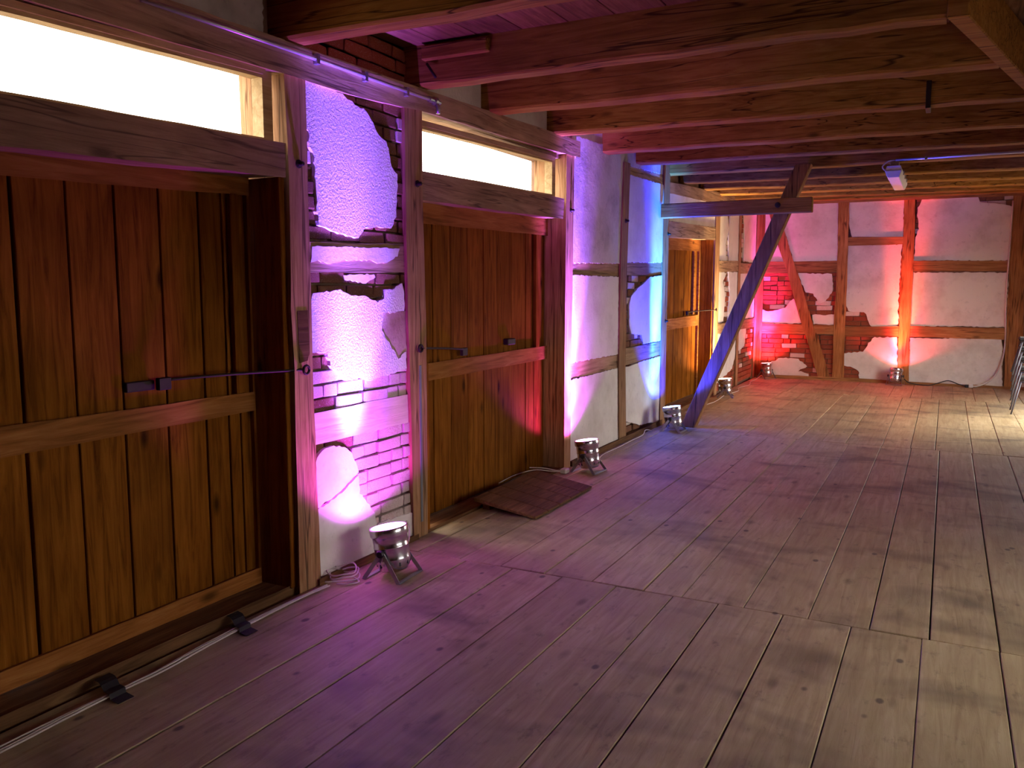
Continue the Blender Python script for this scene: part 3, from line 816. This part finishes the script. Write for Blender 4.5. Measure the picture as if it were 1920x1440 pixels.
# ------------------------------------------------------------------ the strut with its tie
def skew_bar(name, a, b, wx, y0, y1, mat, parent, bevel=0.008):
    """timber leaning in the x-z plane between a=(x,z) and b=(x,z)"""
    h = wx/2
    return hexa(name, [(a[0]-h, y0, a[1]), (a[0]+h, y0, a[1]), (a[0]+h, y1, a[1]), (a[0]-h, y1, a[1]),
                       (b[0]-h, y0, b[1]), (b[0]+h, y0, b[1]), (b[0]+h, y1, b[1]), (b[0]-h, y1, b[1])], mat, parent, bevel)
br = empty('timber_brace', (0.36, 9.5, 0))
tag(br, 'dark slanting timber strut bolted through a horizontal tie beam beside the blue lamp', 'brace')
off = Matrix.Translation((-0.36, -9.5, 0))
for o in (skew_bar('strut', (0.35, 0.0), (1.535, 2.93), 0.165, 9.46, 9.60, W_STRUT, br),
          box('tie_beam', (0.012, 9.355, 2.412), (1.655, 9.455, 2.572), W_BEAM, br, 0.008)):
    o.data.transform(off)
bm = bmesh.new(); bm_lathe(bm, [(0.030, 0), (0.030, 0.010), (0.018, 0.012), (0.018, 0.03)], 12, True, True)
bm.transform(Matrix.Translation((1.305-0.36, 9.355-9.5, 2.50)) @ Matrix.Rotation(math.radians(90), 4, 'X'))
mesh_obj('bolt', bm, IRON, br)

# ------------------------------------------------------------------ LED spotlights
def flat_bar(bm, a, b, w_dir, w, t):
    a, b = Vector(a), Vector(b); d = (b-a).normalized(); wd = Vector(w_dir)
    wd = (wd - d*wd.dot(d)).normalized(); nd = d.cross(wd)
    vs = []
    for p in (a, b):
        for sw, st in ((-1, -1), (1, -1), (1, 1), (-1, 1)):
            vs.append(bm.verts.new(p + wd*sw*w/2 + nd*st*t/2))
    for f in ((0,1,2,3),(4,5,6,7),(0,1,5,4),(1,2,6,5),(2,3,7,6),(3,0,4,7)):
        bm.faces.new([vs[i] for i in f])

PROFILE = [(0.030, .030), (0.060, .031), (0.078, .038), (0.090, .060), (0.097, .092), (0.0985, .098), (0.0985, .106), (0.0975, .110),
           (0.0980, .165), (0.1000, .168), (0.1000, .176), (0.0980, .179), (0.0985, .228), (0.104, .232), (0.108, .238), (0.108, .277), (0.105, .281), (0.100, .281), (0.099, .268)]
bm = bmesh.new(); bm_box(bm, (0.0885, -0.004, 0.066), (0.0955, 0.004, 0.088))
SLOT = bpy.data.meshes.new('vent_slot'); bm.to_mesh(SLOT); bm.free(); SLOT.materials.append(RUBBER)
def spotlight(x, y, rz, tilt, label, lens_c, lens_s, beams, yoke=(0.115, -0.105)):
    """beams: (colour, watts, full cone angle, edge softness, tilt of the beam, swing of the beam)"""
    root = empty('led_spotlight', (x, y, 0), rz)
    tag(root, label, 'spotlight', 'chrome LED spotlights along the walls')
    pv = Vector((0, 0, 0.150))
    def rot(t): return Matrix.Translation(pv) @ Matrix.Rotation(t, 4, 'Y') @ Matrix.Translation(-pv)
    R = rot(tilt)
    bm = bmesh.new(); bm_lathe(bm, PROFILE, 36, True, False); bm.transform(R)
    body = mesh_obj('housing', bm, CHROME, root, smooth=True)
    for k in range(10):
        o = bpy.data.objects.new('vent_slot', SLOT); link(o, body)
        o.matrix_local = R @ Matrix.Rotation(2*math.pi*k/10, 4, 'Z')
    bm = bmesh.new(); bm_lathe(bm, [(0.0985, .279), (0.07, .283), (0.035, .2845), (0.004, .285)], 32, False, True)
    bm.transform(R)
    mesh_obj('lens', bm, glow('lens glow', lens_c, lens_s), root, smooth=True)
    for dx in yoke:
        bm = bmesh.new()
        for s in (-1, 1):
            flat_bar(bm, (0, s*0.106, 0.158), (dx, s*0.124, 0.004), (1, 0, 0.5), 0.024, 0.004)
        flat_bar(bm, (dx, -0.126, 0.004), (dx, 0.126, 0.004), (1, 0, 0), 0.024, 0.006)
        mesh_obj('yoke', bm, STEEL, root)
    for s in (-1, 1):
        bm = bmesh.new(); bm_lathe(bm, [(0.008, -0.012), (0.008, 0.0), (0.020, 0.002), (0.022, 0.012), (0.018, 0.022)], 12, True, True)
        bm.transform(Matrix.Translation((0, s*0.108, 0.152)) @ Matrix.Rotation(-s*math.pi/2, 4, 'X'))
        mesh_obj('clamp_knob', bm, RUBBER, root)
    for c, watts, deg, blend, bt, az in beams:
        L = bpy.data.lights.new('led beam', 'SPOT')
        L.color = c; L.energy = watts; L.spot_size = math.radians(deg); L.spot_blend = blend; L.shadow_soft_size = 0.045
        lo = bpy.data.objects.new('led_beam', L); link(lo, root)
        lo.matrix_local = Matrix.Translation(R @ Vector((0, 0, 0.300))) @ Matrix.Rotation(az, 4, 'Z') @ Matrix.Rotation(bt, 4, 'Y') @ Matrix.Rotation(math.pi, 4, 'X')
    return root

T = math.radians
VIO, MAG, RED = (0.42, 0.10, 1.0), (1.0, 0.06, 0.62), (1.0, 0.03, 0.10)
spotlight(0.27, 3.72, T(4), T(-9), 'chrome LED spotlight glowing violet in front of the panel of broken roughcast and brick', (0.80, 0.45, 1.0), 12.0,
          [((0.17, 0.08, 1.0), 1900, 20, 1.0, T(-6), 0), ((0.24, 0.09, 1.0), 1700, 36, 1.0, T(-13), T(-12)), ((0.22, 0.04, 1.0), 170, 70, 1.0, T(-20), T(-15)), ((0.66, 0.05, 1.0), 95, 134, 0.25, T(-32), T(-20))])
spotlight(0.22, 6.74, T(-3), T(-8), 'chrome LED spotlight glowing purple beside the smooth grey and white plaster panel', (0.85, 0.5, 1.0), 12.0,
          [((0.18, 0.08, 1.0), 3600, 20, 1.0, T(-6), T(-20)), ((0.34, 0.11, 1.0), 2600, 34, 1.0, T(-11), T(-25)), ((0.50, 0.12, 1.0), 260, 66, 1.0, T(-26), T(-28)), ((0.70, 0.05, 1.0), 80, 130, 0.25, T(-28), T(0))])
spotlight(0.27, 9.15, T(0), T(-8), 'chrome LED spotlight glowing blue at the foot of the slanting strut', (0.35, 0.6, 1.0), 10.0,
          [((0.01, 0.03, 1.0), 8000, 24, 1.0, T(1), T(-25)), ((0.03, 0.24, 1.0), 3800, 26, 1.0, T(-13), T(-38)), ((0.03, 0.30, 1.0), 420, 50, 1.0, T(-30), T(-38)), ((0.01, 0.03, 1.0), 300, 70, 1.0, T(-8), T(-60)), ((0.01, 0.02, 1.0), 520, 130, 0.35, T(-24), T(-70))])
spotlight(0.09, 12.43, T(10), T(-5), 'chrome LED spotlight glowing warm amber behind the slanting strut', (1.0, 0.65, 0.35), 10.0,
          [((1.0, 0.74, 0.36), 1000, 40, 1.0, T(-8), 0), ((1.0, 0.70, 0.36), 300, 90, 1.0, T(-10), 0), ((1.0, 0.58, 0.26), 110, 150, 0.4, T(-10), 0)])
spotlight(0.13, 15.42, T(-40), T(-5), 'chrome LED spotlight glowing pink in the brick corner', (1.0, 0.55, 0.55), 10.0,
          [((1.0, 0.05, 0.60), 1300, 44, 1.0, T(-9), 0), ((1.0, 0.02, 0.25), 300, 90, 1.0, T(-12), 0), ((1.0, 0.015, 0.05), 170, 150, 0.4, T(-14), 0)])
spotlight(2.26, 15.38, T(-100), T(-13), 'chrome LED spotlight glowing red orange against a post of the far end wall', (1.0, 0.5, 0.3), 10.0,
          [((1.0, 0.05, 0.05), 1800, 24, 1.0, T(-7), 0), ((1.0, 0.16, 0.04), 700, 34, 1.0, T(-14), 0), ((1.0, 0.03, 0.10), 240, 56, 1.0, T(-16), 0), ((1.0, 0.03, 0.07), 80, 140, 0.35, T(-20), 0)])

# ------------------------------------------------------------------ pipe on the top plate
pp = empty('metal_pipe', (0.05, 3.2, 2.78))
tag(pp, 'thin galvanised pipe clipped along the top plate above the roughcast panel', 'pipe')
P0 = Vector((0.05, 3.2, 2.78))
def loc(pts): return [tuple(Vector(p)-P0) for p in pts]
tube('tube', loc([(0.05, 2.4, 2.755), (0.05, 3.26, 2.768), (0.05, 4.50, 2.776)]), 0.012, GALV, pp)
for y in (3.45, 3.85, 4.25):
    bm = bmesh.new(); bm_box(bm, (0.035, y-0.012, 2.742), (0.064, y+0.012, 2.795), 0.003); bm.transform(Matrix.Translation(-P0)); mesh_obj('clip', bm, STEEL, pp)
bm = bmesh.new(); bm_lathe(bm, [(0.018, -0.05), (0.018, 0.0), (0.026, 0.004), (0.026, 0.03), (0.012, 0.034), (0.012, 0.08)], 12, True, True)
bm.transform(Matrix.Translation(Vector((0.05, 4.54, 2.776))-P0) @ Matrix.Rotation(T(-90), 4, 'X')); mesh_obj('end_fitting', bm, STEEL, pp)
tube('tap', loc([(0.052, 4.56, 2.776), (0.066, 4.57, 2.74), (0.066, 4.57, 2.70)]), 0.014, STEEL, pp)

# ------------------------------------------------------------------ strip lamp under the beams, with conduit
lx, ly, lz = 2.405, 9.62, 2.80
la = empty('ceiling_lamp', (lx, ly, lz))
tag(la, 'long white plastic strip lamp with clear cover hung beneath the ceiling beams', 'lamp')
def taper(name, w0, w1, z0, z1, y0, y1, mat, parent):
    return hexa(name, [(-w0/2, y0+.02, z0), (w0/2, y0+.02, z0), (w0/2, y1-.02, z0), (-w0/2, y1-.02, z0),
                       (-w1/2, y0, z1), (w1/2, y0, z1), (w1/2, y1, z1), (-w1/2, y1, z1)], mat, parent, 0.006)
taper('cover', 0.11, 0.165, -0.045, 0.025, 0, 1.30, PVC, la)
taper('housing', 0.165, 0.13, 0.026, 0.075, 0, 1.30, PVC, la)
for y in (0.18, 1.12):
    bm = bmesh.new(); bm_box(bm, (-0.045, y-0.05, 0.076), (0.045, y+0.05, 0.13), 0.004); mesh_obj('bracket', bm, W_FRAME, la)
for y in (0.3, 0.65, 1.0):
    for s in (-1, 1):
        bm = bmesh.new(); bm_box(bm, (s*0.083-0.006, y-0.015, 0.008), (s*0.083+0.006, y+0.015, 0.05), 0.002); mesh_obj('clip', bm, STEEL, la)
cd = empty('conduit', (2.42, 9.64, 2.93))
tag(cd, 'grey conduit pipe run along a ceiling beam to the strip lamp', 'conduit')
tube('pipe', [(0, 0, 0), (1.13, 0.0, 0.0), (2.17, 0.01, 0.01)], 0.013, GALV, cd)
tube('cable', catmull([(0.0, 0, 0), (-0.07, -0.01, -0.01), (-0.12, -0.01, -0.06), (-0.09, -0.01, -0.10), (-0.035, 0.0, -0.095)], 6), 0.007, CABLE, cd)
for x in (0.28, 1.4):
    bm = bmesh.new(); bm_box(bm, (x-0.012, -0.016, -0.017), (x+0.012, 0.02, 0.017), 0.003); mesh_obj('clip', bm, STEEL, cd)

# ------------------------------------------------------------------ cables
def strand(path, name, parent, off=0.0, r=0.0045, mat=None):
    return tube(name, catmull([(p[0]+off, p[1], p[2]) for p in path], 6), r, mat or CABLE, parent, 6)
cb = empty('cable_bundle', (0.1, 2.5, 0))
tag(cb, 'bundle of thin white cables running along the floor past the wide dark gate', 'cable')
main = [(0.140, 1.0), (0.130, 1.6), (0.122, 1.8), (0.117, 2.049), (0.118, 2.274), (0.092, 2.533), (0.078, 2.833), (0.067, 3.18), (0.075, 3.40)]
for k, (dx, z) in enumerate(((0.0, 0.0075), (0.012, 0.0065), (-0.011, 0.0065))):
    pts = [(x-0.1 + dx*(1.6 if y < 2 else 1) + 0.004*math.sin(y*5+k*2), y-2.5, z+0.003) for x, y in main]
    strand(pts, 'cable', cb)
co = empty('cable_coil', (0.075, 3.53, 0))
tag(co, 'loose coil of white cable lying beside the violet spotlight', 'cable')
pts = []
for i in range(26):
    a = i*0.62; r_ = 0.085 + 0.012*math.sin(i*1.7)
    pts.append((r_*math.cos(a)*0.9, r_*math.sin(a)*1.0, 0.010 + 0.0018*i + 0.016*math.sin(i*0.9)**2))
strand([(-0.05, -0.10, 0.010)] + pts, 'cable', co)
strand([(0.02, -0.08, 0.006), (0.09, -0.05, 0.006), (0.11, 0.0, 0.007), (0.05, 0.03, 0.012)], 'cable', co)
c2 = empty('power_cable', (0.13, 3.95, 0))
tag(c2, 'short white cable looping up from the violet spotlight to the post', 'cable')
strand([(0.06, -0.08, 0.13), (0.02, 0.04, 0.17), (-0.03, 0.16, 0.19), (-0.05, 0.22, 0.14), (0.0, 0.14, 0.08), (0.02, 0.06, 0.03), (0.03, 0.02, 0.006), (0.02, -0.04, 0.006)], 'cable', c2)
c3 = empty('power_cable', (0.02, 6.30, 0))
tag(c3, 'white cable with socket lying on the sill of the gate beside the purple lamp', 'cable')
strand([(-0.22, -0.45, 0.03), (-0.20, -0.20, 0.05), (-0.12, 0.02, 0.06), (-0.03, 0.16, 0.03), (0.04, 0.23, 0.022)], 'cable', c3)
strand([(-0.16, 0.00, 0.08), (-0.08, 0.10, 0.065), (0.0, 0.19, 0.035), (0.04, 0.23, 0.026)], 'cable', c3)
bm = bmesh.new(); bm_box(bm, (0.025, 0.215, 0.003), (0.085, 0.30, 0.045), 0.008); mesh_obj('socket', bm, CABLE, c3)
c4 = empty('power_cable', (0.1, 8.0, 0))
tag(c4, 'white cable along the foot of the plaster panel from purple lamp to blue lamp', 'cable')
strand([(0.12, -1.08, 0.03), (0.08, -0.95, 0.010), (-0.02, -0.55, 0.008), (-0.015, -0.1, 0.010), (-0.03, 0.30, 0.008), (-0.01, 0.62, 0.02), (-0.03, 0.78, 0.05), (-0.02, 0.95, 0.02)], 'cable', c4)
c5 = empty('power_cable', (0.05, 11.4, 0))
tag(c5, 'white cable lying on the floor before the gate behind the strut', 'cable')
strand([(-0.05, -0.8, 0.006), (0.02, -0.5, 0.006), (0.01, 0.0, 0.006), (0.04, 0.4, 0.006), (0.03, 0.75, 0.01), (0.05, 0.92, 0.04)], 'cable', c5)
c6 = empty('power_cable', (0.05, 14.2, 0))
tag(c6, 'white cable on the floor between the amber lamp and the pink corner lamp', 'cable')
strand([(0.06, -1.65, 0.05), (0.02, -1.3, 0.006), (0.05, -0.9, 0.006), (-0.03, -0.5, 0.006), (0.03, 0.0, 0.006), (-0.05, 0.5, 0.006), (-0.04, 0.9, 0.01), (0.02, 1.08, 0.07)], 'cable', c6)
ex = empty('extension_cord', (3.38, 15.5, 0))
tag(ex, 'white extension cord hanging down the post of the end wall to a plug', 'cord')
strand([(0.43, 0.06, 3.0), (0.425, 0.065, 2.3), (0.42, 0.066, 1.5), (0.45, 0.07, 0.80), (0.42, 0.05, 0.45), (0.34, 0.02, 0.22), (0.22, -0.01, 0.09), (0.10, -0.02, 0.035), (0.03, -0.02, 0.028)], 'cable', ex, r=0.013)
bm = bmesh.new(); bm_box(bm, (-0.03, -0.05, 0.004), (0.035, 0.005, 0.055), 0.008); mesh_obj('coupling', bm, PVC, ex)
bc = empty('power_cable', (2.85, 15.45, 0))
tag(bc, 'black lamp cable lying along the foot of the end wall', 'cable')
strand([(-0.46, -0.02, 0.10), (-0.36, 0.04, 0.03), (-0.1, 0.05, 0.008), (0.05, 0.06, 0.05), (0.20, 0.05, 0.10), (0.35, 0.04, 0.05), (0.46, 0.03, 0.03)], 'cable', bc, r=0.008, mat=RUBBER)
bm = bmesh.new(); bm_box(bm, (0.44, 0.0, 0.004), (0.50, 0.05, 0.05), 0.01); mesh_obj('plug', bm, RUBBER, bc)

# ------------------------------------------------------------------ tape over the cables
def tape(x0, y0, lab, skew):
    bm = bmesh.new()
    prof = [(-0.115, 0.039), (-0.075, 0.039), (-0.055, 0.034), (-0.030, 0.014), (-0.020, 0.0215), (0.018, 0.0215), (0.030, 0.006), (0.085, 0.004)]
    rows = []
    for i, (dx, z) in enumerate(prof):
        s = skew*i
        rows.append([bm.verts.new((dx, -0.036+s, z)), bm.verts.new((dx, 0.036+s, z)), bm.verts.new((dx, 0.036+s, z-0.0012)), bm.verts.new((dx, -0.036+s, z-0.0012))])
    for a, b in zip(rows, rows[1:]):
        for k in range(4): bm.faces.new((a[k], a[(k+1) % 4], b[(k+1) % 4], b[k]))
    bm.faces.new(rows[0]); bm.faces.new(rows[-1])
    o = mesh_obj('tape_strip', bm, TAPE); o.location = (x0, y0, 0)
    tag(o, lab, 'tape', 'black tape strips over the cables')
tape(0.118, 2.09, 'black tape strip over the cables, further from the violet spotlight', -0.006)
tape(0.085, 2.82, 'black tape strip over the cables, closer to the violet spotlight', -0.010)

# ------------------------------------------------------------------ little ramp at the second gate
rp = empty('wooden_ramp', (0.25, 5.6, 0))
tag(rp, 'low wooden ramp of short boards leaning on the sill of the gate between spotlights', 'ramp')
for k in range(5):
    a = -0.50 + k*0.21
    hexa('board', [(-0.25, a, 0.075), (0.25, a, 0.004), (0.25, a+0.202, 0.004), (-0.25, a+0.202, 0.075),
                   (-0.25, a, 0.105), (0.25, a, 0.022), (0.25, a+0.202, 0.022), (-0.25, a+0.202, 0.105)], W_SILL, rp, 0.004)
hexa('bearer', [(-0.22, -0.42, 0.001), (-0.16, -0.42, 0.001), (-0.16, 0.48, 0.001), (-0.22, 0.48, 0.001),
                (-0.22, -0.42, 0.069), (-0.16, -0.42, 0.061), (-0.16, 0.48, 0.061), (-0.22, 0.48, 0.069)], W_SILL, rp, 0.003)

# ------------------------------------------------------------------ stacked chairs at the right
def stack_chair(x, y, z, rz, label):
    root = empty('stacking_chair', (x, y, z), rz)
    tag(root, label, 'chair', 'stacked black chairs by the end wall')
    bm = bmesh.new(); bm_box(bm, (-0.195, -0.21, 0.43), (0.195, 0.19, 0.475), 0.018); mesh_obj('seat', bm, FOAM, root)
    bm = bmesh.new(); bm_box(bm, (-0.20, 0.205, 0.745), (0.20, 0.235, 0.86), 0.012); mesh_obj('backrest', bm, FOAM, root)
    for sx in (-1, 1):
        tube('leg', [(sx*0.225, -0.26, 0.0), (sx*0.215, -0.17, 0.425)], 0.010, CHAIRLEG, root)
        tube('leg', [(sx*0.225, 0.27, 0.0), (sx*0.215, 0.12, 0.425)], 0.010, CHAIRLEG, root)
        tube('back_post', [(sx*0.215, 0.12, 0.425), (sx*0.21, 0.21, 0.52), (sx*0.20, 0.245, 0.87)], 0.010, CHAIRLEG, root)
        tube('seat_rail', [(sx*0.215, -0.19, 0.42), (sx*0.215, 0.14, 0.42)], 0.010, CHAIRLEG, root)
    return root
ORD = ('bottom', 'second from the bottom', 'middle', 'second from the top', 'top')
for k in range(5):
    stack_chair(4.04 - 0.004*k, 12.62, 0.128*k, T(-92), f'black padded chair with steel legs, {ORD[k]} of the stack')
